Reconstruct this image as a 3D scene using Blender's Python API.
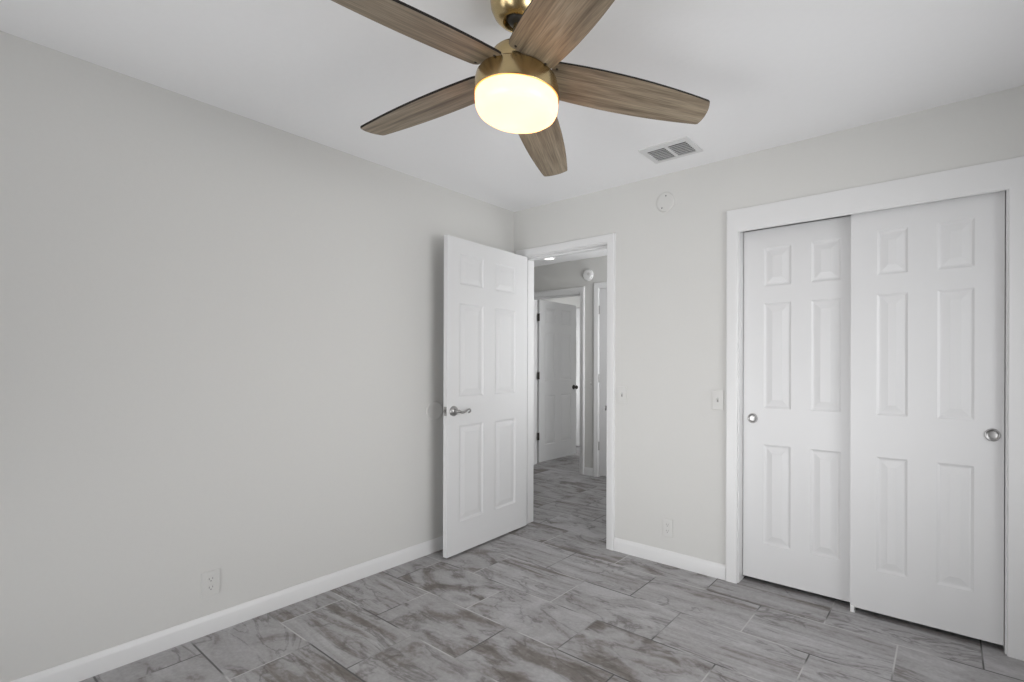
import bpy, bmesh, math, random
from mathutils import Vector, Matrix

for o in list(bpy.data.objects):
    bpy.data.objects.remove(o)
random.seed(4)
S = bpy.context.scene
COL = S.collection
PI = math.pi

# ------------------------------------------------------------------ camera
F_PX, YAW, ROLL = 488.986, 0.615548, 0.003037
PX, PY = 602.0, 364.381                       # principal point of the (cropped) photograph
cam_d = bpy.data.cameras.new('camera')
cam = bpy.data.objects.new('camera', cam_d)
COL.objects.link(cam)
fw = Vector((-math.sin(YAW), math.cos(YAW), 0))
rt = Vector((math.cos(YAW), math.sin(YAW), 0))
up = Vector((0, 0, 1))
r2 = rt * math.cos(ROLL) + up * math.sin(ROLL)
u2 = -rt * math.sin(ROLL) + up * math.cos(ROLL)
m = Matrix((r2, u2, -fw)).transposed().to_4x4()
m.translation = (2.78325, -2.73365, 1.24683)
cam.matrix_world = m
cam_d.sensor_fit = 'HORIZONTAL'
cam_d.sensor_width = 36.0
cam_d.lens = F_PX * 36.0 / 1024.0
cam_d.shift_x = -(PX - 512.0) / 1024.0
cam_d.shift_y = (PY - 341.0) / 1024.0
cam_d.clip_start = 0.05
S.camera = cam

# ------------------------------------------------------------------ world, exposure
S.view_settings.view_transform = 'Standard'
S.view_settings.look = 'None'
S.view_settings.gamma = 1.0
S.view_settings.use_curve_mapping = False
S.view_settings.exposure = 0.20
W = bpy.data.worlds.new('sky')
S.world = W
W.use_nodes = True
bg = W.node_tree.nodes['Background']
bg.inputs[0].default_value = (0.80, 0.88, 1.0, 1)
bg.inputs[1].default_value = 0.15


def area(name, loc, direction, sx, sy, power, col=(1, 1, 1), spread=180):
    d = bpy.data.lights.new(name, 'AREA')
    d.shape = 'RECTANGLE'
    d.size, d.size_y = sx, sy
    d.energy = power
    d.color = col
    d.spread = math.radians(spread)
    o = bpy.data.objects.new(name, d)
    o.location = loc
    o.rotation_euler = Vector(direction).to_track_quat('-Z', 'Y').to_euler()
    COL.objects.link(o)
    return o


# added fill lamps outside the added glass door and side window
FILL_TINT = (0.985, 0.992, 1.0)
area('fill_front_low', (1.35, -3.80, 0.42), (0, 1, 0.05), 2.1, 0.75, 15.4, FILL_TINT, 90)
area('fill_front_up', (1.35, -3.80, 1.40), (0, 1, 0.45), 2.1, 1.2, 8.5, FILL_TINT, 100)
area('fill_side_down', (3.98, -1.25, 1.33), (-1, 0, -0.18), 1.4, 1.4, 15.5, FILL_TINT, 120)
area('fill_side', (3.98, -1.25, 1.33), (-1, 0.1, 0), 1.4, 1.4, 6.2, FILL_TINT, 90)
area('fill_hall_end', (1.45, 1.05, 1.30), (-1, 0.22, 0.30), 0.9, 2.0, 8, FILL_TINT, 95)  # added lamp inside the hall to brighten its far wall
area('fill_hall', (1.40, 0.90, 1.50), (-1, 0, 0.35), 1.3, 1.6, 12.5, FILL_TINT, 150)  # second added hall lamp, also brightens the open bedroom door
area('fill_far_room', (1.30, 2.45, 1.30), (-1, 0.1, 0), 1.0, 1.8, 11, FILL_TINT)  # added lamp to brighten the room across the hall
area('fill_far_room_left', (-2.86, 2.25, 1.25), (1, 0.55, 0), 0.7, 1.7, 17, FILL_TINT, 120)  # added lamp behind the open leaf, brightens the far white door
sun_d = bpy.data.lights.new('sun', 'SUN')      # sun through the added side window onto the floor beside the camera
sun_d.energy = 8.0
sun_d.angle = 0.02
sun = bpy.data.objects.new('sun', sun_d)
sun.rotation_euler = Vector((-0.7, -0.45, -1)).to_track_quat('-Z', 'Y').to_euler()
COL.objects.link(sun)


# ------------------------------------------------------------------ materials
def new_mat(name):
    mt = bpy.data.materials.new(name)
    mt.use_nodes = True
    nt = mt.node_tree
    return mt, nt, nt.nodes['Principled BSDF']


def simple(name, col, rough=0.5, metal=0.0, bump=0.0, scale=200.0, vary=0.0):
    mt, nt, b = new_mat(name)
    b.inputs['Roughness'].default_value = rough
    b.inputs['Metallic'].default_value = metal
    tc = nt.nodes.new('ShaderNodeTexCoord')
    n = nt.nodes.new('ShaderNodeTexNoise')
    n.inputs['Scale'].default_value = scale
    n.inputs['Detail'].default_value = 3
    nt.links.new(tc.outputs['Object'], n.inputs['Vector'])
    mix = nt.nodes.new('ShaderNodeMix')
    mix.data_type = 'RGBA'
    v = vary
    mix.inputs[6].default_value = (col[0] * (1 - v), col[1] * (1 - v), col[2] * (1 - v), 1)
    mix.inputs[7].default_value = (min(1, col[0] * (1 + v)), min(1, col[1] * (1 + v)), min(1, col[2] * (1 + v)), 1)
    nt.links.new(n.outputs['Fac'], mix.inputs[0])
    nt.links.new(mix.outputs[2], b.inputs['Base Color'])
    if bump:
        bp = nt.nodes.new('ShaderNodeBump')
        bp.inputs['Strength'].default_value = bump
        bp.inputs['Distance'].default_value = 0.002
        nt.links.new(n.outputs['Fac'], bp.inputs['Height'])
        nt.links.new(bp.outputs[0], b.inputs['Normal'])
    return mt


M_WALL = simple('wall_paint', (0.612, 0.608, 0.590), 0.75, bump=0.12, scale=70, vary=0.012)
M_CEIL = simple('ceiling_paint', (0.88, 0.88, 0.885), 0.85, bump=0.25, scale=45, vary=0.012)
M_TRIM = simple('white_trim_paint', (0.70, 0.70, 0.70), 0.40, vary=0.006, scale=30)
M_DOOR = simple('white_door_paint', (0.665, 0.665, 0.668), 0.42, bump=0.03, scale=90, vary=0.006)
M_PLATE = simple('ivory_white_plastic', (0.615, 0.611, 0.594), 0.5, vary=0.01)
M_SHADOWSLOT = simple('slot_shade_grey', (0.28, 0.275, 0.27), 0.5)  # grey colour painted as the shade inside plate slots
M_PLATEW = simple('white_plastic', (0.78, 0.78, 0.775), 0.35, vary=0.01)
M_SLOT = simple('dark_slot', (0.05, 0.05, 0.05), 0.7)
M_NICKEL = simple('satin_nickel', (0.37, 0.365, 0.36), 0.36, 1.0, vary=0.05)
M_DARKMETAL = simple('dark_bronze_metal', (0.055, 0.05, 0.045), 0.45, 0.7, vary=0.1)
M_VENT_SHADE = simple('vent_shade_colour', (0.07, 0.07, 0.07), 0.9)  # dark colour standing in for shade behind the vent slats
M_GREYMETAL = simple('grey_duct_metal', (0.16, 0.16, 0.16), 0.6, vary=0.05)
M_BRASS = simple('antique_brass', (0.56, 0.435, 0.235), 0.27, 1.0, vary=0.06, scale=25)
M_BLADE_EDGE = simple('dark_blade_edge', (0.012, 0.009, 0.007), 0.9, vary=0.1)


def ramp(nt, stops):
    r = nt.nodes.new('ShaderNodeValToRGB')
    while len(r.color_ramp.elements) < len(stops):
        r.color_ramp.elements.new(0.5)
    for e, (p, c) in zip(r.color_ramp.elements, stops):
        e.position = p
        e.color = (c[0], c[1], c[2], 1)
    return r


def wood_mat():
    mt, nt, b = new_mat('weathered_oak')
    L = nt.links.new
    tc = nt.nodes.new('ShaderNodeTexCoord')
    mp = nt.nodes.new('ShaderNodeMapping')
    mp.inputs['Scale'].default_value = (2.2, 34, 8)
    L(tc.outputs['Object'], mp.inputs[0])
    oi = nt.nodes.new('ShaderNodeObjectInfo')
    ad = nt.nodes.new('ShaderNodeVectorMath')
    ad.operation = 'ADD'
    sc = nt.nodes.new('ShaderNodeMath')
    sc.operation = 'MULTIPLY'
    sc.inputs[1].default_value = 37.0
    L(oi.outputs['Random'], sc.inputs[0])
    L(mp.outputs[0], ad.inputs[0])
    L(sc.outputs[0], ad.inputs[1])
    n1 = nt.nodes.new('ShaderNodeTexNoise')
    n1.inputs['Scale'].default_value = 1.0
    n1.inputs['Detail'].default_value = 7
    n1.inputs['Roughness'].default_value = 0.62
    n1.inputs['Distortion'].default_value = 0.35
    L(ad.outputs[0], n1.inputs['Vector'])
    r = ramp(nt, [(0.28, (0.108, 0.081, 0.056)), (0.43, (0.212, 0.166, 0.114)),
                  (0.57, (0.300, 0.243, 0.172)), (0.75, (0.39, 0.330, 0.246))])
    L(n1.outputs['Fac'], r.inputs[0])
    mp2 = nt.nodes.new('ShaderNodeMapping')
    mp2.inputs['Scale'].default_value = (9, 260, 20)
    L(tc.outputs['Object'], mp2.inputs[0])
    n2 = nt.nodes.new('ShaderNodeTexNoise')
    n2.inputs['Scale'].default_value = 1.0
    n2.inputs['Detail'].default_value = 2
    L(mp2.outputs[0], n2.inputs['Vector'])
    r2_ = ramp(nt, [(0.35, (0.72, 0.72, 0.72)), (0.6, (1.08, 1.08, 1.08))])
    L(n2.outputs['Fac'], r2_.inputs[0])
    mx = nt.nodes.new('ShaderNodeMix')
    mx.data_type = 'RGBA'
    mx.blend_type = 'MULTIPLY'
    mx.inputs[0].default_value = 1.0
    L(r.outputs[0], mx.inputs[6])
    L(r2_.outputs[0], mx.inputs[7])
    L(mx.outputs[2], b.inputs['Base Color'])
    b.inputs['Roughness'].default_value = 0.5
    bp = nt.nodes.new('ShaderNodeBump')
    bp.inputs['Strength'].default_value = 0.12
    bp.inputs['Distance'].default_value = 0.001
    L(n2.outputs['Fac'], bp.inputs['Height'])
    L(bp.outputs[0], b.inputs['Normal'])
    return mt


M_WOOD = wood_mat()


def tile_mat():
    mt, nt, b = new_mat('grey_stone_tile')
    L = nt.links.new

    def mth(op, a, b_=None, c=None):
        n = nt.nodes.new('ShaderNodeMath')
        n.operation = op
        for i, v in enumerate((a, b_, c)):
            if v is None:
                continue
            if isinstance(v, (int, float)):
                n.inputs[i].default_value = v
            else:
                L(v, n.inputs[i])
        return n.outputs[0]

    TW, TH = 0.608, 0.303
    tc = nt.nodes.new('ShaderNodeTexCoord')
    sp = nt.nodes.new('ShaderNodeSeparateXYZ')
    L(tc.outputs['Object'], sp.inputs[0])
    x, y = sp.outputs[0], sp.outputs[1]
    v = mth('DIVIDE', mth('ADD', y, 2.008), TH)
    row = mth('FLOOR', v)
    par = mth('FLOORED_MODULO', row, 2.0)
    u = mth('DIVIDE', mth('SUBTRACT', mth('SUBTRACT', x, 0.475), mth('MULTIPLY', par, 0.305)), TW)
    colm = mth('FLOOR', u)
    fu = mth('SUBTRACT', u, colm)
    fv = mth('SUBTRACT', v, row)
    du = mth('MULTIPLY', mth('MINIMUM', fu, mth('SUBTRACT', 1.0, fu)), TW)
    dv = mth('MULTIPLY', mth('MINIMUM', fv, mth('SUBTRACT', 1.0, fv)), TH)
    dist = mth('MINIMUM', du, dv)
    cid = nt.nodes.new('ShaderNodeCombineXYZ')
    L(colm, cid.inputs[0])
    L(row, cid.inputs[1])
    wn = nt.nodes.new('ShaderNodeTexWhiteNoise')
    wn.noise_dimensions = '3D'
    L(cid.outputs[0], wn.inputs['Vector'])
    rs = nt.nodes.new('ShaderNodeSeparateColor')
    L(wn.outputs['Color'], rs.inputs[0])
    # per-tile shifted coordinates so every tile has its own figure
    off = nt.nodes.new('ShaderNodeVectorMath')
    off.operation = 'SCALE'
    L(wn.outputs['Color'], off.inputs[0])
    off.inputs['Scale'].default_value = 23.0
    pv = nt.nodes.new('ShaderNodeVectorMath')
    pv.operation = 'ADD'
    L(tc.outputs['Object'], pv.inputs[0])
    L(off.outputs[0], pv.inputs[1])

    def noise(scale3, detail, dist_, rough=0.55):
        mp = nt.nodes.new('ShaderNodeMapping')
        mp.inputs['Scale'].default_value = scale3
        L(pv.outputs[0], mp.inputs[0])
        n = nt.nodes.new('ShaderNodeTexNoise')
        n.inputs['Scale'].default_value = 1.0
        n.inputs['Detail'].default_value = detail
        n.inputs['Distortion'].default_value = dist_
        n.inputs['Roughness'].default_value = rough
        L(mp.outputs[0], n.inputs['Vector'])
        return n.outputs['Fac']

    cloud = noise((2.9, 6.4, 4), 8, 1.1)
    streak = noise((1.7, 19.0, 4), 7, 0.7, 0.6)
    fine = noise((60, 80, 40), 4, 0.0)
    fine2 = noise((14, 22, 10), 6, 1.5, 0.65)
    sel = nt.nodes.new('ShaderNodeMapRange')
    sel.interpolation_type = 'SMOOTHSTEP'
    sel.inputs['From Min'].default_value = 0.15
    sel.inputs['From Max'].default_value = 0.80
    L(rs.outputs[0], sel.inputs['Value'])
    mixf = nt.nodes.new('ShaderNodeMix')
    mixf.data_type = 'FLOAT'
    L(sel.outputs[0], mixf.inputs[0])
    L(cloud, mixf.inputs[2])
    L(streak, mixf.inputs[3])
    fac = mth('ADD', mth('MULTIPLY', mixf.outputs[0], 0.80), mth('MULTIPLY', fine2, 0.20))
    fac = mth('ADD', fac, mth('MULTIPLY', mth('SUBTRACT', rs.outputs[1], 0.5), 0.09))
    base = ramp(nt, [(0.29, (0.120, 0.102, 0.088)), (0.39, (0.195, 0.177, 0.164)),
                     (0.465, (0.330, 0.320, 0.322)), (0.63, (0.445, 0.440, 0.448))])
    L(fac, base.inputs[0])
    # thin wandering veins
    vn = noise((1.5, 5.2, 3), 6, 1.3, 0.55)
    va = mth('ABSOLUTE', mth('SUBTRACT', vn, 0.5))
    vm = nt.nodes.new('ShaderNodeMapRange')
    vm.inputs['From Min'].default_value = 0.0
    vm.inputs['From Max'].default_value = 0.028
    vm.inputs['To Min'].default_value = 1.0
    vm.inputs['To Max'].default_value = 0.0
    L(va, vm.inputs['Value'])
    gate = nt.nodes.new('ShaderNodeMapRange')
    gate.inputs['From Min'].default_value = 0.46
    gate.inputs['From Max'].default_value = 0.60
    L(cloud, gate.inputs['Value'])
    gate.inputs['To Min'].default_value = 0.60
    gate.inputs['To Max'].default_value = 0.05
    vein = mth('MULTIPLY', vm.outputs[0], gate.outputs[0])
    mv = nt.nodes.new('ShaderNodeMix')
    mv.data_type = 'RGBA'
    L(vein, mv.inputs[0])
    L(base.outputs[0], mv.inputs[6])
    mv.inputs[7].default_value = (0.085, 0.075, 0.068, 1)
    # fine grain
    fr = ramp(nt, [(0.3, (0.90, 0.90, 0.90)), (0.7, (1.08, 1.08, 1.08))])
    L(fine, fr.inputs[0])
    mg = nt.nodes.new('ShaderNodeMix')
    mg.data_type = 'RGBA'
    mg.blend_type = 'MULTIPLY'
    mg.inputs[0].default_value = 1.0
    L(mv.outputs[2], mg.inputs[6])
    L(fr.outputs[0], mg.inputs[7])
    # grout: light and dark stretches
    mpg = nt.nodes.new('ShaderNodeTexNoise')
    mpg.inputs['Scale'].default_value = 2.6
    mpg.inputs['Detail'].default_value = 1
    L(tc.outputs['Object'], mpg.inputs['Vector'])
    gr = ramp(nt, [(0.45, (0.085, 0.082, 0.080)), (0.56, (0.50, 0.495, 0.49))])
    L(mpg.outputs['Fac'], gr.inputs[0])
    gm = nt.nodes.new('ShaderNodeMapRange')
    gm.inputs['From Min'].default_value = 0.0022
    gm.inputs['From Max'].default_value = 0.0042
    gm.inputs['To Min'].default_value = 1.0
    gm.inputs['To Max'].default_value = 0.0
    L(dist, gm.inputs['Value'])
    mf = nt.nodes.new('ShaderNodeMix')
    mf.data_type = 'RGBA'
    L(gm.outputs[0], mf.inputs[0])
    L(mg.outputs[2], mf.inputs[6])
    L(gr.outputs[0], mf.inputs[7])
    L(mf.outputs[2], b.inputs['Base Color'])
    b.inputs['Roughness'].default_value = 0.48
    bp = nt.nodes.new('ShaderNodeBump')
    bp.inputs['Strength'].default_value = 0.4
    bp.inputs['Distance'].default_value = 0.002
    hgt = mth('SUBTRACT', mth('MULTIPLY', fine2, 0.25), gm.outputs[0])
    L(hgt, bp.inputs['Height'])
    L(bp.outputs[0], b.inputs['Normal'])
    return mt


M_TILE = tile_mat()


def glow_mat(name, col, strength, base=(0.85, 0.82, 0.76), rough=0.35):
    mt, nt, b = new_mat(name)
    b.inputs['Base Color'].default_value = (*base, 1)
    b.inputs['Roughness'].default_value = rough
    b.inputs['Emission Color'].default_value = (*col, 1)
    b.inputs['Emission Strength'].default_value = strength
    return mt


def shade_mat():
    """frosted glass over two bulbs: the glow is strongest where the glass is close to a bulb"""
    mt, nt, b = new_mat('lit_frosted_glass')
    b.inputs['Base Color'].default_value = (0.40, 0.38, 0.34, 1)
    b.inputs['Roughness'].default_value = 0.25
    b.inputs['Emission Color'].default_value = (1.0, 0.44, 0.165, 1)
    b.inputs['Emission Strength'].default_value = 3.3
    tr = nt.nodes.new('ShaderNodeBsdfTranslucent')
    tr.inputs[0].default_value = (0.95, 0.90, 0.82, 1)
    mx = nt.nodes.new('ShaderNodeMixShader')
    mx.inputs[0].default_value = 0.15
    out = nt.nodes['Material Output']
    nt.links.new(b.outputs[0], mx.inputs[1])
    nt.links.new(tr.outputs[0], mx.inputs[2])
    nt.links.new(mx.outputs[0], out.inputs[0])
    return mt


M_SHADE = shade_mat()
M_LED = glow_mat('lit_white_lens', (1.0, 0.98, 0.94), 2.2)


def pane_mat():
    mt, nt, b = new_mat('clear_window_glass')
    t = nt.nodes.new('ShaderNodeBsdfTransparent')
    g = nt.nodes.new('ShaderNodeBsdfGlossy')
    g.inputs['Roughness'].default_value = 0.02
    mx = nt.nodes.new('ShaderNodeMixShader')
    mx.inputs[0].default_value = 0.06
    nt.links.new(t.outputs[0], mx.inputs[1])
    nt.links.new(g.outputs[0], mx.inputs[2])
    nt.links.new(mx.outputs[0], nt.nodes['Material Output'].inputs[0])
    return mt


M_PANE = pane_mat()


# ------------------------------------------------------------------ mesh helpers
def box(bm, x0, x1, y0, y1, z0, z1):
    vs = [bm.verts.new((x, y, z)) for z in (z0, z1) for y in (y0, y1) for x in (x0, x1)]
    for q in ((0, 2, 3, 1), (4, 5, 7, 6), (0, 1, 5, 4), (2, 6, 7, 3), (0, 4, 6, 2), (1, 3, 7, 5)):
        bm.faces.new([vs[i] for i in q])
    return vs


def lathe(bm, prof, n=48, axis='Z', at=(0, 0, 0)):
    """prof: (radius, height) list, spun about an axis through `at`"""
    at = Vector(at)
    rings = []

    def place(r, h, a):
        c, s = r * math.cos(a), r * math.sin(a)
        if axis == 'Z':
            return at + Vector((c, s, h))
        if axis == 'Y':                       # height runs along -Y (out of a wall facing -Y)
            return at + Vector((c, -h, s))
        return at + Vector((h, c, s))         # 'X'
    for r, h in prof:
        if r < 1e-6:
            rings.append([bm.verts.new(place(0, h, 0))])
        else:
            rings.append([bm.verts.new(place(r, h, 2 * PI * i / n)) for i in range(n)])
    for a, b in zip(rings[:-1], rings[1:]):
        for i in range(n):
            j = (i + 1) % n
            if len(a) == 1 and len(b) == 1:
                continue
            if len(a) == 1:
                bm.faces.new((a[0], b[i], b[j]))
            elif len(b) == 1:
                bm.faces.new((a[i], a[j], b[0]))
            else:
                bm.faces.new((a[i], a[j], b[j], b[i]))


def tube(bm, pts, radii, n=12):
    pts = [Vector(p) for p in pts]
    rings = []
    prev = None
    for i, p in enumerate(pts):
        t = (pts[min(i + 1, len(pts) - 1)] - pts[max(i - 1, 0)]).normalized()
        a = Vector((0, 0, 1)) if prev is None else prev
        if prev is None and abs(t.z) > 0.9:
            a = Vector((1, 0, 0))
        s = t.cross(a).normalized()
        a2 = s.cross(t).normalized()
        prev = a2
        rr = radii[i] if isinstance(radii, (list, tuple)) else radii
        ra, rb = rr if isinstance(rr, tuple) else (rr, rr)
        rings.append([bm.verts.new(p + s * math.cos(2 * PI * k / n) * ra + a2 * math.sin(2 * PI * k / n) * rb)
                      for k in range(n)])
    for a, b in zip(rings[:-1], rings[1:]):
        for k in range(n):
            bm.faces.new((a[k], a[(k + 1) % n], b[(k + 1) % n], b[k]))
    bm.faces.new(rings[0][::-1])
    bm.faces.new(rings[-1])


def strip(bm, polylines, close_ends=True):
    """skin between successive polylines of equal length"""
    rows = [[bm.verts.new(p) for p in pl] for pl in polylines]
    for a, b in zip(rows[:-1], rows[1:]):
        for i in range(len(a) - 1):
            bm.faces.new((a[i], a[i + 1], b[i + 1], b[i]))
    if close_ends:
        for k in (0, -1):
            f = [r[k] for r in rows]
            if len(f) > 2:
                bm.faces.new(f)


def obj(name, bm, mat, parent=None, bevel=0.0, smooth=None, fix=True, mats=None):
    bmesh.ops.remove_doubles(bm, verts=bm.verts, dist=1e-6)
    if fix:
        bmesh.ops.recalc_face_normals(bm, faces=bm.faces)
    me = bpy.data.meshes.new(name)
    bm.to_mesh(me)
    bm.free()
    for mm in (mats or [mat]):
        me.materials.append(mm)
    o = bpy.data.objects.new(name, me)
    COL.objects.link(o)
    if parent is not None:
        o.parent = parent
    if bevel:
        md = o.modifiers.new('bevel', 'BEVEL')
        md.width = bevel
        md.segments = 2
        md.limit_method = 'ANGLE'
        md.angle_limit = math.radians(40)
    if smooth is not None:
        ang = math.radians(smooth)
        for p in me.polygons:
            p.use_smooth = True
        bm2 = bmesh.new()
        bm2.from_mesh(me)
        for e in bm2.edges:
            e.smooth = len(e.link_faces) == 2 and e.calc_face_angle(0) <= ang
        bm2.to_mesh(me)
        bm2.free()
    return o


def tag(o, label=None, cat=None, group=None, kind=None):
    if label:
        o['label'] = label
    if cat:
        o['category'] = cat
    if group:
        o['group'] = group
    if kind:
        o['kind'] = kind
    return o


def empty(name, loc, rz=0.0):
    o = bpy.data.objects.new(name, None)
    o.empty_display_size = 0.1
    o.location = loc
    o.rotation_euler = (0, 0, rz)
    COL.objects.link(o)
    return o


def copy_tree(o, parent=None):
    c = o.copy()
    COL.objects.link(c)
    if parent is not None:
        c.parent = parent
    for ch in [k for k in bpy.data.objects if k.parent == o]:
        copy_tree(ch, c)
    return c


def struct(o, label, cat):
    return tag(o, label, cat, kind='structure')


# ------------------------------------------------------------------ dimensions
H = 2.44                                    # ceiling
WT = 0.115                                  # partition thickness
EX0, EX1, EZ = 0.104, 0.891, 2.066          # clear opening of the entry door
CX0, CX1, CZ = 1.810, 2.988, 2.004          # clear opening of the closet
HY = 1.673                                  # hall side of the far hall wall
HX0, HX1, HZ = -1.405, -0.641, 2.052        # open doorway across the hall
KX0, KX1, KZ = -0.372, 0.400, 2.085         # closed door across the hall
RX, NY = 3.86, -3.66                        # right wall and the wall behind the camera
JT = 0.018                                  # jamb board

# ------------------------------------------------------------------ shell
bm = bmesh.new()
box(bm, -3.0, RX + WT, NY - WT, 4.4, -0.06, 0.0)
struct(obj('floor', bm, M_TILE), 'grey stone-look floor tiles laid in a half-offset pattern', 'floor')
bm = bmesh.new()
box(bm, -3.0, RX + WT, NY - WT, 4.4, H, H + 0.06)
struct(obj('ceiling', bm, M_CEIL), 'flat white painted ceiling above the bedroom and hallway', 'ceiling')

bm = bmesh.new()
box(bm, -WT, 0, NY - WT, WT, 0, H)
struct(obj('wall_left', bm, M_WALL), 'long pale grey bedroom wall at the left with one low outlet', 'wall')


def wall_y(bm, y0, y1, x0, x1, holes):
    """a wall running along X with rectangular openings (hx0, hx1, z0, z1)"""
    x = x0
    for a, b, z0, z1 in sorted(holes):
        if a > x:
            box(bm, x, a, y0, y1, 0, H)
        if z0 > 0:
            box(bm, a, b, y0, y1, 0, z0)
        box(bm, a, b, y0, y1, z1, H)
        x = b
    box(bm, x, x1, y0, y1, 0, H)


def wall_x(bm, x0, x1, y0, y1, holes):
    y = y0
    for a, b, z0, z1 in sorted(holes):
        if a > y:
            box(bm, x0, x1, y, a, 0, H)
        if z0 > 0:
            box(bm, x0, x1, a, b, 0, z0)
        box(bm, x0, x1, a, b, z1, H)
        y = b
    box(bm, x0, x1, y, y1, 0, H)


bm = bmesh.new()
wall_y(bm, 0, WT, 0, RX + WT, [(EX0 - JT, EX1 + JT, 0, EZ + JT), (CX0 - JT, CX1 + JT, 0, CZ + 0.10)])
struct(obj('wall_back', bm, M_WALL), 'pale grey wall holding the bedroom doorway and the sliding closet doors', 'wall')
bm = bmesh.new()
wall_x(bm, RX, RX + WT, NY - WT, 0, [(-2.00, -0.50, 0.60, 2.05)])
struct(obj('wall_right', bm, M_WALL), 'pale grey bedroom wall with an added window opening, outside the right of the photo', 'wall')
bm = bmesh.new()
wall_y(bm, NY - WT, NY, 0, RX, [(0.25, 2.45, 0.03, 2.08)])
struct(obj('wall_front', bm, M_WALL), 'pale grey bedroom wall with an added window opening behind the camera', 'wall')
# closet interior
bm = bmesh.new()
box(bm, CX0 - 0.15, CX0 - 0.10, WT, 0.75, 0, H)
box(bm, CX1 + 0.10, CX1 + 0.15, WT, 0.75, 0, H)
box(bm, CX0 - 0.15, CX1 + 0.15, 0.75, 0.80, 0, H)
struct(obj('wall_closet', bm, M_WALL), 'unlit inner walls of the closet behind the sliding doors', 'wall')
# hall
bm = bmesh.new()
wall_y(bm, HY, HY + WT, -2.9, 1.62, [(HX0 - JT, HX1 + JT, 0, HZ + JT), (KX0 - JT, KX1 + JT, 0, KZ + JT)])
struct(obj('wall_hall', bm, M_WALL), 'grey hallway wall seen through the doorway, with two doors in it', 'wall')
bm = bmesh.new()
box(bm, -2.9, -WT, 0, WT, 0, H)
struct(obj('wall_hall_near', bm, M_WALL), 'near wall of the hallway left of the bedroom', 'wall')
bm = bmesh.new()
box(bm, -2.95, -2.9, 0, 4.3, 0, H)
struct(obj('wall_hall_left', bm, M_WALL), 'end wall closing the hallway on the left', 'wall')
bm = bmesh.new()
box(bm, 1.57, 1.62, WT, HY, 0, H)
box(bm, 1.57, 1.62, HY + WT, 4.3, 0, H)
struct(obj('wall_hall_right', bm, M_WALL), 'end wall closing the hallway on the right', 'wall')
# far bedroom end wall with its closet door
FX0, FX1, FY, FZ = -2.42, -1.66, 3.06, 2.10
bm = bmesh.new()
wall_y(bm, FY, FY + WT, -2.9, 1.57, [(FX0, FX1, 0, FZ)])
struct(obj('wall_far_room', bm, M_WALL), 'end wall of the room across the hall, seen above its white door', 'wall')
bm = bmesh.new()
box(bm, -0.10, -0.06, HY + WT, FY, 0, H)
o = obj('wall_far_room_side', bm, M_WALL)
bpy.data.objects.remove(o)


# ------------------------------------------------------------------ unseen windows, added to let daylight in
def window(name, horizontal, a0, a1, z0, z1, c, label):
    root = empty(name, ((a0 + a1) / 2, c, z0) if horizontal else (c, (a0 + a1) / 2, z0))
    struct(root, label, 'window')
    w, h = a1 - a0, z1 - z0
    bm = bmesh.new()
    fr = 0.05

    def bx(u0, u1, d0, d1, q0, q1):
        if horizontal:
            box(bm, u0, u1, d0, d1, q0, q1)
        else:
            box(bm, d0, d1, u0, u1, q0, q1)
    bx(-w / 2, -w / 2 + fr, -0.03, 0.03, 0, h)
    bx(w / 2 - fr, w / 2, -0.03, 0.03, 0, h)
    bx(-w / 2 + fr, w / 2 - fr, -0.03, 0.03, 0, fr)
    bx(-w / 2 + fr, w / 2 - fr, -0.03, 0.03, h - fr, h)
    bx(-0.02, 0.02, -0.02, 0.02, fr, h - fr)
    obj('window_frame', bm, M_TRIM, root)
    bm = bmesh.new()
    bx(-w / 2 + fr, w / 2 - fr, -0.003, 0.003, fr, h - fr)
    obj('pane', bm, M_PANE, root)
    return root


window('added_window_1', True, 0.25, 2.45, 0.03, 2.08, NY - 0.06, 'unseen white framed sliding glass door behind the camera, added for daylight')
window('added_window_2', False, -2.00, -0.50, 0.60, 2.05, RX + 0.06, 'unseen white framed sliding window in the right-hand wall, added for daylight')

# ------------------------------------------------------------------ trim
CAS = [(0.0, 0.0), (0.0, 0.010), (0.004, 0.013), (0.020, 0.014), (0.030, 0.017), (0.054, 0.018), (0.060, 0.014), (0.062, 0.0)]


def casing(bm, x0, x1, zt, yf, out=-1, prof=CAS, wscale=1.0, head_scale=1.0):
    """mitred casing round three sides of an opening; yf = wall face, out = direction off the wall"""
    pls = []
    for w, t in prof:
        ws, wh = w * wscale, w * head_scale
        y = yf + out * t
        pls.append([(x0 - ws, y, 0), (x0 - ws, y, zt + wh), (x1 + ws, y, zt + wh), (x1 + ws, y, 0)])
    strip(bm, pls)


def jambs(bm, x0, x1, zt, y0, y1, stop_y=None):
    box(bm, x0 - JT, x0, y0, y1, 0, zt + JT)
    box(bm, x1, x1 + JT, y0, y1, 0, zt + JT)
    box(bm, x0, x1, y0, y1, zt, zt + JT)
    if stop_y is not None:
        a, b = stop_y
        box(bm, x0, x0 + 0.010, a, b, 0.004, zt)
        box(bm, x1 - 0.010, x1, a, b, 0, zt)
        box(bm, x0 + 0.010, x1 - 0.010, a, b, zt - 0.010, zt)


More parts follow.
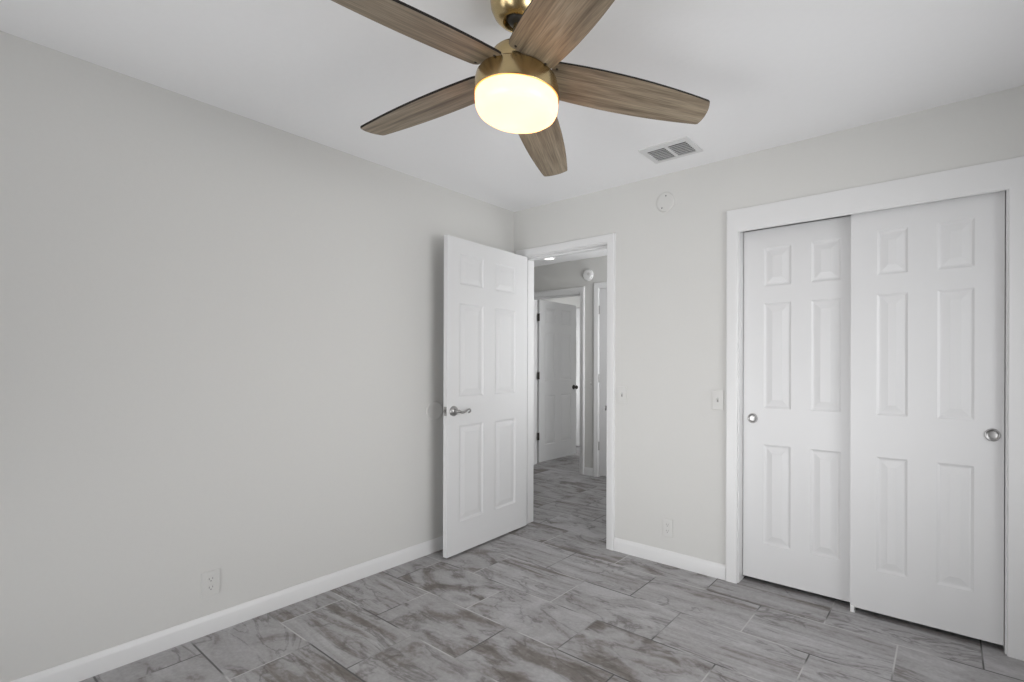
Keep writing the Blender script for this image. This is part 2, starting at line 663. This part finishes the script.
bm = bmesh.new()
casing(bm, EX0 - 0.006, EX1 + 0.006, EZ + 0.006, 0, -1, head_scale=0.94)
casing(bm, EX0 - 0.006, EX1 + 0.006, EZ + 0.006, WT, 1)
jambs(bm, EX0, EX1, EZ, 0, WT, (0.040, 0.075))
t1 = struct(obj('trim_1', bm, M_TRIM, smooth=25), 'white casing and jamb around the open bedroom doorway', 'door frame')
bm = bmesh.new()
box(bm, EX1 - 0.0015, EX1 + 0.001, 0.004, 0.034, 0.92, 0.98)
tube(bm, [(EX1 - 0.001, 0.006, 0.95), (EX1 - 0.004, 0.000, 0.95), (EX1 - 0.005, -0.010, 0.95), (EX1 - 0.003, -0.020, 0.95)],
     [(0.002, 0.016)] * 4, 8)
tag(obj('strike_plate', bm, M_NICKEL, t1), 'small nickel strike plate on the right-hand jamb')

# closet: casing left/right, deep flat fascia above that hides the track
bm = bmesh.new()
CP = [(0.0, 0.0), (0.0, 0.012), (0.004, 0.016), (0.060, 0.018), (0.066, 0.015), (0.068, 0.0)]
casing(bm, CX0 - 0.006, CX1 + 0.006, CZ, 0, -1, CP, 1.0, 1.96)
struct(obj('trim_2', bm, M_TRIM, smooth=25), 'wide white casing and fascia board around the closet opening', 'door frame')
bm = bmesh.new()
box(bm, CX0 - JT, CX0, 0, WT, 0, CZ + 0.10)
box(bm, CX1, CX1 + JT, 0, WT, 0, CZ + 0.10)
box(bm, CX0, CX1, 0.0, 0.012, CZ + 0.022, CZ + 0.10)
box(bm, CX0, CX1, 0.012, WT, CZ + 0.085, CZ + 0.10)
struct(obj('trim_3', bm, M_TRIM), 'white jamb boards lining the inside of the closet opening', 'door frame')
# hall frames
bm = bmesh.new()
casing(bm, HX0 - 0.006, HX1 + 0.006, HZ + 0.006, HY, -1, head_scale=1.12)
casing(bm, HX0 - 0.034, HX1 + 0.006, HZ + 0.006, HY + WT, 1)  # far-side casing added and set back to darken the hinge gap
jambs(bm, HX0, HX1, HZ, HY, HY + WT, (HY + 0.035, HY + 0.075))
struct(obj('trim_4', bm, M_TRIM, smooth=25), 'white casing around the open doorway across the hall', 'door frame')
bm = bmesh.new()
casing(bm, KX0 - 0.006, KX1 + 0.006, KZ + 0.006, HY, -1)
jambs(bm, KX0, KX1, KZ, HY, HY + WT, (HY + 0.042, HY + 0.075))
struct(obj('trim_5', bm, M_TRIM, smooth=25), 'white casing around the closed hall door on the right', 'door frame')

BP = [(0.0, 0.0), (0.013, 0.0), (0.013, 0.062), (0.011, 0.068), (0.0085, 0.074), (0.006, 0.083), (0.004, 0.086), (0.0, 0.086)]


def base_y(bm, x0, x1, yf, out):
    strip(bm, [[(x0, yf + out * t, z), (x1, yf + out * t, z)] for t, z in BP])


def base_x(bm, y0, y1, xf, out):
    strip(bm, [[(xf + out * t, y0, z), (xf + out * t, y1, z)] for t, z in BP])


bm = bmesh.new()
base_x(bm, NY, -0.018, 0, 1)
struct(obj('baseboard_left', bm, M_TRIM, smooth=30), 'white baseboard along the left bedroom wall', 'baseboard')
bm = bmesh.new()
base_y(bm, EX1 + 0.068, CX0 - 0.074, 0, -1)
struct(obj('baseboard_back', bm, M_TRIM, smooth=30), 'short white baseboard between the doorway and the closet', 'baseboard')
bm = bmesh.new()
base_y(bm, CX1 + 0.074, RX, 0, -1)
struct(obj('baseboard_back_right', bm, M_TRIM, smooth=30), 'white baseboard right of the closet, just out of frame', 'baseboard')
bm = bmesh.new()
base_y(bm, HX1 + 0.068, KX0 - 0.068, HY, -1)
struct(obj('baseboard_hall', bm, M_TRIM, smooth=30), 'short white baseboard between the two hall doors', 'baseboard')
bm = bmesh.new()
base_y(bm, FX1 + 0.062, 1.5, FY, -1)
struct(obj('baseboard_far_room', bm, M_TRIM, smooth=30), 'white baseboard along the end wall of the far room', 'baseboard')


# ------------------------------------------------------------------ six-panel doors
def panel_face(bm, w, h, cols, rows, y, sgn):
    """one moulded face; sgn=-1 faces -Y (recesses go to +Y)"""
    xs = sorted({0, w, *[v for c in cols for v in c]})
    zs = sorted({0, h, *[v for r in rows for v in r]})
    for i in range(len(xs) - 1):
        for j in range(len(zs) - 1):
            x0, x1, z0, z1 = xs[i], xs[i + 1], zs[j], zs[j + 1]
            cell = [(x0, z0), (x1, z0), (x1, z1), (x0, z1)]
            if (x0, x1) in cols and (z0, z1) in rows:
                prev = None
                for ins, dep in ((0, 0), (0.004, 0.0022), (0.011, 0.0062), (0.018, 0.0066), (0.025, 0.0055), (0.045, 0.0018), (0.048, 0.0010)):
                    yy = y - sgn * dep
                    q = [bm.verts.new((x0 + ins, yy, z0 + ins)), bm.verts.new((x1 - ins, yy, z0 + ins)),
                         bm.verts.new((x1 - ins, yy, z1 - ins)), bm.verts.new((x0 + ins, yy, z1 - ins))]
                    if prev:
                        for k in range(4):
                            bm.faces.new((prev[k], prev[(k + 1) % 4], q[(k + 1) % 4], q[k]))
                    prev = q
                bm.faces.new(prev)
            else:
                bm.faces.new([bm.verts.new((a, y, b)) for a, b in cell])


def panel_door_mesh(w, h, t, cols, rows):
    """front face at y=0 looking to -Y, back face at y=t"""
    bm = bmesh.new()
    panel_face(bm, w, h, cols, rows, 0.0, -1)
    panel_face(bm, w, h, cols, rows, t, 1)
    xs = sorted({0, w, *[v for c in cols for v in c]})
    zs = sorted({0, h, *[v for r in rows for v in r]})
    for a, b in zip(zs[:-1], zs[1:]):
        for x in (0, w):
            bm.faces.new([bm.verts.new(p) for p in ((x, 0, a), (x, t, a), (x, t, b), (x, 0, b))])
    for a, b in zip(xs[:-1], xs[1:]):
        for z in (0, h):
            bm.faces.new([bm.verts.new(p) for p in ((a, 0, z), (b, 0, z), (b, t, z), (a, t, z))])
    bmesh.ops.remove_doubles(bm, verts=bm.verts, dist=1e-5)
    return bm


def door(name, loc, rz, w, h, t, cols, rows, label):
    root = empty(name, loc, rz)
    struct(root, label, 'door')
    obj('door_leaf', panel_door_mesh(w, h, t, cols, rows), M_DOOR, root)
    return root


def lever(root, x, z, t, front=True, reach=0.084):
    """curved lever with a stepped round rose; points towards +X (the hinge side)"""
    s = -1 if front else 1
    y0 = 0.0 if front else t
    bm = bmesh.new()
    prof = [(0, 0), (0.033, 0), (0.033, 0.004), (0.030, 0.008), (0.025, 0.009), (0.022, 0.013), (0.014, 0.016), (0.0125, 0.030), (0, 0.030)]
    lathe(bm, [(r, -s * hh if False else hh) for r, hh in prof], 32, 'Y', (x, y0, z))
    if not front:
        for v in bm.verts:
            v.co.y = y0 + (y0 - v.co.y)
    h = tag(obj('lever_handle', bm, M_NICKEL, root, smooth=35), 'brushed nickel lever handle')
    bm = bmesh.new()
    yy = y0 + s * 0.046
    pts, rad = [], []
    pts.append((x, y0 + s * 0.028, z)); rad.append((0.010, 0.010))
    pts.append((x, y0 + s * 0.040, z)); rad.append((0.010, 0.010))
    pts.append((x + 0.006, yy, z)); rad.append((0.011, 0.010))
    for k in range(1, 13):
        f = k / 12
        pts.append((x + 0.006 + reach * f, yy + s * 0.004 * math.sin(f * PI), z - 0.011 * math.sin(f * PI * 1.5) * (1.0 - 0.35 * f) ))
        rad.append((0.006 + 0.003 * (1 - f), 0.0085 - 0.003 * f))
    ex, ez = pts[-1][0], pts[-1][2]
    for a in range(1, 7):                    # little scroll that curls down at the end
        an = a / 6 * PI * 1.15
        pts.append((ex + 0.011 * math.sin(an), yy, ez - 0.010 + 0.010 * math.cos(an)))
        rad.append((0.0055, 0.0055))
    tube(bm, pts, rad, 12)
    obj('lever', bm, M_NICKEL, h, smooth=50)


def hinge(root, x, y, z, axis_leaf=((-0.03, 0.0), (0.0, 0.03)), mat=M_DARKMETAL, hh=0.089):
    bm = bmesh.new()
    tube(bm, [(x, y, z - hh / 2), (x, y, z + hh / 2)], 0.0065, 12)
    tube(bm, [(x, y, z + hh / 2), (x, y, z + hh / 2 + 0.006)], 0.0045, 10)
    for (ax, ay) in axis_leaf:
        x0, x1 = sorted((x, x + ax))
        y0, y1 = sorted((y, y + ay))
        if x1 - x0 < 1e-6:
            x0, x1 = x0 - 0.0012, x1 + 0.0012
        if y1 - y0 < 1e-6:
            y0, y1 = y0 - 0.0012, y1 + 0.0012
        box(bm, x0, x1, y0, y1, z - hh / 2, z + hh / 2)
    return obj('hinge', bm, mat, root, smooth=40)


ROWS = [(0.203, 0.832), (1.018, 1.630), (1.752, 1.952)]
# the open bedroom door: hinged at the left jamb, swung back towards the left wall
a = Vector((0.191, -0.768)); b = Vector((0.150, -0.004))
dv = (b - a).normalized()
DW = (b - a).length
door1 = door('door_1', (a.x, a.y, 0.014), math.atan2(dv.y, dv.x), DW, 2.052, 0.035,
             [(0.098, 0.312), (0.422, 0.636)], ROWS,
             'open white six-panel bedroom door with a nickel lever, swung against the left wall')
lever(door1, 0.052, 0.930, 0.035, True)
lever(door1, 0.052, 0.930, 0.035, False)
bm = bmesh.new()
box(bm, -0.0012, 0.001, 0.005, 0.030, 0.902, 0.960)
lathe(bm, [(0.0, 0.0), (0.008, 0.0), (0.008, 0.010), (0.0, 0.010)], 16, 'X', (-0.010, 0.0175, 0.931))
tag(obj('latch_plate', bm, M_NICKEL, door1, smooth=40), 'nickel latch plate and bolt on the door edge')
for z in (0.20, 1.02, 1.83):
    hinge(door1, DW + 0.004, 0.036, z, ((-0.003, -0.034),), M_NICKEL)


# sliding closet doors
def pull(root, x, z, label):
    bm = bmesh.new()
    lathe(bm, [(0, 0.0006), (0.014, 0.0008), (0.0200, 0.0018), (0.0232, 0.0055), (0.0255, 0.0062), (0.0282, 0.0045), (0.0288, -0.001)], 40, 'Y', (x, 0, z))
    return tag(obj('finger_pull', bm, M_NICKEL, root, smooth=50), label)


CR = [(0.205, 0.770), (0.975, 1.570), (1.665, 1.884)]
door2 = door('door_2', (CX0 + 0.003, 0.062, 0.026), 0, 0.612, 1.990, 0.030,
             [(0.116, 0.266), (0.368, 0.516)], CR,
             'left white six-panel sliding closet door on the rear track')
pull(door2, 0.055, 0.914, 'small round nickel finger pull')
door3 = door('door_3', (2.381, 0.020, 0.026), 0, 0.604, 1.994, 0.030,
             [(0.115, 0.246), (0.362, 0.500)], CR,
             'right white six-panel sliding closet door, in front of the other')
pull(door3, 0.564, 0.915, 'round nickel finger pull')

# door across the hall, opened into the far room
door4 = door('door_4', (-1.392, HY + WT + 0.022, 0.016), math.radians(91.0), 0.760, 2.040, 0.035,
             [(0.100, 0.315), (0.425, 0.650)], ROWS,
             'half-shaded white six-panel door standing open across the hall')
bm = bmesh.new()
lathe(bm, [(0, 0), (0.031, 0), (0.031, 0.005), (0.022, 0.009), (0.011, 0.012), (0.010, 0.030), (0.020, 0.038), (0.026, 0.050), (0.024, 0.060), (0.012, 0.066), (0, 0.067)], 32, 'Y', (0.704, 0, 0.918))
tag(obj('door_knob', bm, M_DARKMETAL, door4, smooth=40), 'dark metal door knob')
for z in (0.325, 1.085, 1.815):
    hinge(door4, -0.006, -0.004, z, ((-0.034, 0.0), (0.005, 0.034)))

door5 = door('door_5', (KX0 + 0.003, HY + 0.004, 0.016), 0, KX1 - KX0 - 0.006, KZ - 0.020, 0.035,
             [(0.098, 0.312), (0.450, 0.664)], ROWS,
             'closed white six-panel hall door partly hidden by the right jamb')
for z in (0.325, 1.075, 1.832):
    hinge(door5, -0.0015, -0.006, z, ((0.0, 0.012),), M_NICKEL)

door6 = door('door_6', (FX0 + 0.006, FY + 0.01, 0.020), 0, FX1 - FX0 - 0.012, FZ - 0.03, 0.035,
             [(0.098, 0.312), (0.436, 0.650)], ROWS,
             'sliver of a bright white door at the end of the far room')

# small nylon guide on the floor between the sliding doors
g = empty('floor_guide', (2.392, 0.056, 0))
tag(g, 'small white nylon guide on the floor beneath the two closet doors', 'door guide')
bm = bmesh.new()
box(bm, -0.011, 0.011, -0.042, 0.042, 0, 0.003)
obj('base', bm, M_PLATEW, g, bevel=0.001)
for y in (-0.042, -0.0035, 0.037):
    bm = bmesh.new()
    box(bm, -0.009, 0.009, y, y + 0.0055, 0.003, 0.036)
    obj('fin', bm, M_PLATEW, g, bevel=0.001)


# ------------------------------------------------------------------ wall plates (built facing -Y, origin on the wall)
def outlet(name, loc, rz, label):
    r = empty(name, loc, rz)
    tag(r, label, 'outlet', 'duplex wall outlets')
    bm = bmesh.new()
    box(bm, -0.035, 0.035, -0.0055, 0, -0.057, 0.057)
    obj('cover_plate', bm, M_PLATE, r, bevel=0.0025)
    for s in (-1, 1):
        bm = bmesh.new()
        cz = s * 0.0195
        pr = [(0.0165 * math.cos(a) * 1.02, 0.0165 * math.sin(a)) for a in [2 * PI * i / 24 for i in range(24)]]
        pr = [(x, max(-0.0125, min(0.0125, z))) for x, z in pr]
        fa = [bm.verts.new((x, -0.0080, cz + z)) for x, z in pr]
        fb = [bm.verts.new((x, -0.004, cz + z)) for x, z in pr]
        bm.faces.new(fa)
        bm.faces.new(fb)
        for k in range(24):
            bm.faces.new((fa[k], fa[(k + 1) % 24], fb[(k + 1) % 24], fb[k]))
        rc = obj('receptacle', bm, M_PLATE, r)
        bm = bmesh.new()
        box(bm, -0.0078, -0.0048, -0.0084, -0.007, cz - 0.002, cz + 0.007)
        box(bm, 0.0048, 0.0078, -0.0084, -0.007, cz - 0.001, cz + 0.007)
        lathe(bm, [(0, 0.0084), (0.0030, 0.0084), (0.0030, 0.007)], 12, 'Y', (0, 0, cz - 0.0075))
        obj('slots', bm, M_SHADOWSLOT, rc)
    bm = bmesh.new()
    lathe(bm, [(0, 0.0066), (0.0028, 0.0062), (0.0032, 0.0052)], 12, 'Y', (0, 0, 0))
    obj('screw', bm, M_PLATE, r)
    return r


def switch(name, loc, rz, label):
    r = empty(name, loc, rz)
    tag(r, label, 'light switch', 'toggle light switches')
    bm = bmesh.new()
    box(bm, -0.035, 0.035, -0.0055, 0, -0.057, 0.057)
    obj('cover_plate', bm, M_PLATE, r, bevel=0.0025)
    bm = bmesh.new()
    box(bm, -0.0052, 0.0052, -0.0060, -0.005, -0.0125, 0.0125)
    obj('toggle_slot', bm, M_SHADOWSLOT, r)
    bm = bmesh.new()
    vs = box(bm, -0.0042, 0.0042, -0.019, -0.003, 0.0005, 0.0095)
    for v in vs:
        if v.co.y < -0.01:
            v.co.z += 0.0075
            v.co.x *= 0.85
    obj('toggle', bm, M_PLATE, r, bevel=0.001)
    for z in (-0.030, 0.030):
        bm = bmesh.new()
        lathe(bm, [(0, 0.0066), (0.0028, 0.0062), (0.0032, 0.0052)], 12, 'Y', (0, 0, z))
        obj('screw', bm, M_PLATE, r)
    return r


outlet('wall_outlet', (0, -1.931, 0.230), PI / 2, 'duplex outlet low on the left wall above the baseboard')
outlet('wall_outlet', (1.358, 0, 0.228), 0, 'duplex outlet between the doorway and the closet, near the floor')
switch('light_switch', (1.016, 0, 1.045), 0, 'toggle light switch just right of the bedroom door casing')
switch('light_switch', (1.684, 0, 1.040), 0, 'toggle light switch just left of the closet casing')
switch('light_switch', (-0.478, HY, 1.030), 0, 'toggle light switch in the hall between the two door casings')

# round bumper plate behind the door lever
wb = empty('wall_bumper', (0, -0.722, 0.936), PI / 2)
tag(wb, 'round wall-coloured door bumper plate behind the lever on the left wall', 'door bumper')
bm = bmesh.new()
lathe(bm, [(0.064, 0), (0.0635, 0.003), (0.060, 0.0048), (0.053, 0.0052), (0.047, 0.0038), (0, 0.0036)], 48, 'Y')
obj('plate', bm, M_WALL, wb, smooth=40)

# round blank cover high on the back wall
rc = empty('round_cover_plate', (1.334, 0, 2.266), 0)
tag(rc, 'round blank cover plate high on the wall under the ceiling vent', 'cover plate')
bm = bmesh.new()
lathe(bm, [(0.062, 0), (0.0615, 0.004), (0.058, 0.0075), (0.050, 0.009), (0, 0.0095)], 48, 'Y')
obj('plate', bm, M_PLATE, rc, smooth=40)
for (sx, sz) in ((0.008, 0.036), (-0.020, -0.036)):
    bm = bmesh.new()
    lathe(bm, [(0, 0.0115), (0.0045, 0.011), (0.005, 0.0085)], 14, 'Y', (sx, 0, sz))
    obj('screw', bm, M_GREYMETAL, rc)

# hall smoke alarm
sa = empty('smoke_alarm', (-0.518, HY, 2.250), 0)
tag(sa, 'round white smoke alarm on the hall wall between the two doors', 'smoke alarm')
bm = bmesh.new()
lathe(bm, [(0.064, 0), (0.064, 0.010), (0.060, 0.016), (0.060, 0.026), (0.052, 0.034), (0.030, 0.037), (0, 0.037)], 48, 'Y')
obj('body', bm, M_PLATEW, sa, smooth=35)
bm = bmesh.new()
lathe(bm, [(0.018, 0.036), (0.018, 0.040), (0.014, 0.041), (0, 0.041)], 24, 'Y', (0.022, 0, 0.006))
obj('test_button', bm, M_PLATE, sa, smooth=35)
bm = bmesh.new()
for k in range(20):
    an = 2 * PI * k / 20
    c, s = math.cos(an), math.sin(an)
    vs = box(bm, -0.0045, 0.0045, -0.0235, -0.0185, 0.0585, 0.0608)
    for v in vs:
        x, z = v.co.x, v.co.z
        v.co.x, v.co.z = x * c - z * s, x * s + z * c
obj('vent_slots', bm, M_SLOT, sa)

# hall ceiling light (flat disc)
cl = empty('ceiling_light', (-0.855, 1.372, H), 0)
tag(cl, 'flat round lit ceiling light in the hallway', 'ceiling light')
bm = bmesh.new()
lathe(bm, [(0.080, 0.0), (0.080, -0.008), (0.075, -0.014), (0.064, -0.016), (0.062, -0.010)], 48)
obj('trim_ring', bm, M_PLATEW, cl, smooth=35)
bm = bmesh.new()
lathe(bm, [(0.063, -0.008), (0.062, -0.014), (0.045, -0.017), (0, -0.019)], 48)
obj('lens', bm, M_LED, cl, smooth=50)

# ------------------------------------------------------------------ ceiling air vent
av = empty('air_vent', (1.520, -0.292, H), 0)
tag(av, 'white two-bank louvred air vent in the ceiling near the closet', 'air vent')
FXW, FYW = 0.150, 0.106
banks = [(-0.119, -0.010), (0.010, 0.119)]
BY0, BY1 = -0.062, 0.082
bm = bmesh.new()
zb, zt = -0.006, 0.0
xs = [-FXW, banks[0][0], banks[0][1], banks[1][0], banks[1][1], FXW]
box(bm, -FXW, FXW, -FYW, BY0, zb, zt)
box(bm, -FXW, FXW, BY1, FYW, zb, zt)
box(bm, -FXW, banks[0][0], BY0, BY1, zb, zt)
box(bm, banks[0][1], banks[1][0], BY0, BY1, zb, zt)
box(bm, banks[1][1], FXW, BY0, BY1, zb, zt)
obj('frame', bm, M_TRIM, av, bevel=0.002)
bm = bmesh.new()
box(bm, banks[0][0] - 0.01, banks[1][1] + 0.01, BY0 - 0.01, BY1 + 0.01, -0.0018, 0.0)  # flat dark sheet painted as the shade inside the vent
obj('vent_shade_sheet', bm, M_VENT_SHADE, av)
for (x0, x1) in banks:
    for k in range(7):
        y = BY0 + 0.016 + k * 0.0195
        bm = bmesh.new()
        vs = box(bm, x0, x1, y - 0.001, y + 0.001, -0.0095, -0.002)
        for v in vs:
            v.co.y += (v.co.z + 0.006) * 0.45
        obj('slat', bm, M_TRIM, av)

# ------------------------------------------------------------------ ceiling fan
FC = Vector((1.6271, -1.5863, 2.200))
fan = empty('ceiling_fan', FC, 0)
fan.rotation_euler = (-0.0167, -0.0193, 0)      # hangs very slightly askew on its ball joint
tag(fan, 'five-blade brass ceiling fan with weathered oak blades and lit glass shade', 'ceiling fan')
dzc = H - FC.z
bm = bmesh.new()
lathe(bm, [(0.083, dzc), (0.086, dzc - 0.012), (0.084, dzc - 0.030), (0.074, dzc - 0.052), (0.060, dzc - 0.066), (0.050, dzc - 0.072),
           (0.046, dzc - 0.073), (0.044, dzc - 0.068), (0.042, dzc - 0.050), (0, dzc - 0.048)], 64)
obj('canopy', bm, M_BRASS, fan, smooth=50)
bm = bmesh.new()
tube(bm, [(0, 0, 0.05), (0, 0, dzc - 0.050)], 0.0125, 20)
dr = obj('downrod', bm, M_BRASS, fan, smooth=50)
bm = bmesh.new()
lathe(bm, [(0.0125, dzc - 0.078), (0.026, dzc - 0.074), (0.036, dzc - 0.060), (0.036, dzc - 0.051), (0.0125, dzc - 0.051)], 32)
obj('hanger_ball', bm, M_DARKMETAL, dr, smooth=50)
bm = bmesh.new()
lathe(bm, [(0, 0.090), (0.020, 0.090), (0.024, 0.080), (0.045, 0.076), (0.068, 0.070), (0.079, 0.058), (0.082, 0.040), (0.082, 0.006), (0.112, 0.002), (0.112, -0.006), (0, -0.006)], 64)
obj('motor_housing', bm, M_BRASS, fan, smooth=40)
bm = bmesh.new()
lathe(bm, [(0, -0.010), (0.112, -0.010), (0.124, -0.014), (0.131, -0.024), (0.1355, -0.045), (0.138, -0.080), (0.1365, -0.084), (0.131, -0.084), (0.131, -0.078), (0, -0.078)], 72)
obj('light_collar', bm, M_BRASS, fan, smooth=40)
bm = bmesh.new()
lathe(bm, [(0.130, -0.079), (0.1335, -0.088), (0.1335, -0.106), (0.131, -0.122), (0.125, -0.134), (0.113, -0.143), (0.092, -0.148), (0.050, -0.150), (0, -0.1505)], 72)
shade = obj('glass_shade', bm, M_SHADE, fan, smooth=60)
tag(shade, 'frosted white glass drum shade, lit from inside')
bulb_pos = [(-0.050, 0.015), (0.052, -0.010)]
for bx_, by_ in bulb_pos:
    bm = bmesh.new()
    lathe(bm, [(0, -0.128), (0.010, -0.127), (0.019, -0.118), (0.021, -0.108), (0.016, -0.096), (0.012, -0.086), (0.012, -0.080)], 24, 'Z', (bx_, by_, 0))
    bulb = obj('bulb', bm, glow_mat('lit_bulb', (1.0, 0.72, 0.42), 4.0), shade, smooth=60)

# blades: half-widths either side of the blade axis as functions of radius
A0, PITCH, DROOP = 0.8281, -0.2114, -0.0904


def halfw(r):
    x = (r - 0.15) / 0.5
    w0 = 0.0772 + 0.0343 * x - 0.0560 * x * x
    w1 = 0.0764 + 0.0350 * x - 0.0540 * x * x
    return w0, w1


def blade_mesh():
    bm = bmesh.new()
    lo = []
    R0, RT = 0.105, 0.650
    rs = [R0 + (RT - R0) * k / 22 for k in range(23)]
    side0 = [(r, -halfw(r)[0]) for r in rs]
    side1 = [(r, halfw(r)[1]) for r in rs]
    for L_, sg in ((side0, -1), (side1, 1)):       # rounded root corners
        r, s = L_[0]
        L_[0] = (r + 0.004, s - sg * 0.012)
        L_.insert(1, (r + 0.012, s - sg * 0.002))
    tip = []
    wa, wb = halfw(RT)
    for k in range(1, 12):
        f = k / 12
        s = -wa + (wa + wb) * f
        e = (2 * f - 1)
        tip.append((RT + 0.004 + 0.013 * (1 - abs(e) ** 2.4), s))
    tip[0] = (RT + 0.0075, -wa + 0.004)
    tip[-1] = (RT + 0.0075, wb - 0.004)
    outline = side0 + tip + side1[::-1]
    t = 0.0075
    bot = [bm.verts.new((r, s, 0)) for r, s in outline]
    top = [bm.verts.new((r, s, t)) for r, s in outline]
    f = bm.faces.new(bot)
    f.material_index = 0
    f = bm.faces.new(top)
    f.material_index = 0
    n = len(outline)
    for k in range(n):
        q = bm.faces.new((bot[k], bot[(k + 1) % n], top[(k + 1) % n], top[k]))
        q.material_index = 1
    return bm


def blade_matrix(i):
    an = A0 + math.radians(72 * i)
    e = Vector((math.cos(an), math.sin(an), 0))
    t = Vector((-math.sin(an), math.cos(an), 0))
    n = Vector((0, 0, 1))
    e2 = e * math.cos(DROOP) + n * math.sin(DROOP)
    n1 = -e * math.sin(DROOP) + n * math.cos(DROOP)
    t2 = t * math.cos(PITCH) + n1 * math.sin(PITCH)
    n2 = e2.cross(t2)
    mm = Matrix((e2, t2, n2)).transposed().to_4x4()
    return mm


blade0 = obj('blade', blade_mesh(), None, fan, mats=[M_WOOD, M_BLADE_EDGE])
bm = bmesh.new()                                # bracket above the blade and its two screws below
box(bm, 0.060, 0.165, -0.030, 0.030, 0.0060, 0.0105)
br = obj('blade_bracket', bm, M_BRASS, blade0, bevel=0.002)
for sx, sy in ((0.125, -0.052), (0.125, 0.048)):
    bm = bmesh.new()
    lathe(bm, [(0, -0.0026), (0.0035, -0.0022), (0.0042, 0.0004)], 14, 'Z', (sx, sy, 0))
    obj('screw', bm, M_DARKMETAL, blade0, smooth=50)
blade0.matrix_local = blade_matrix(0)
for i in range(1, 5):
    c = copy_tree(blade0, fan)
    c.matrix_local = blade_matrix(i)
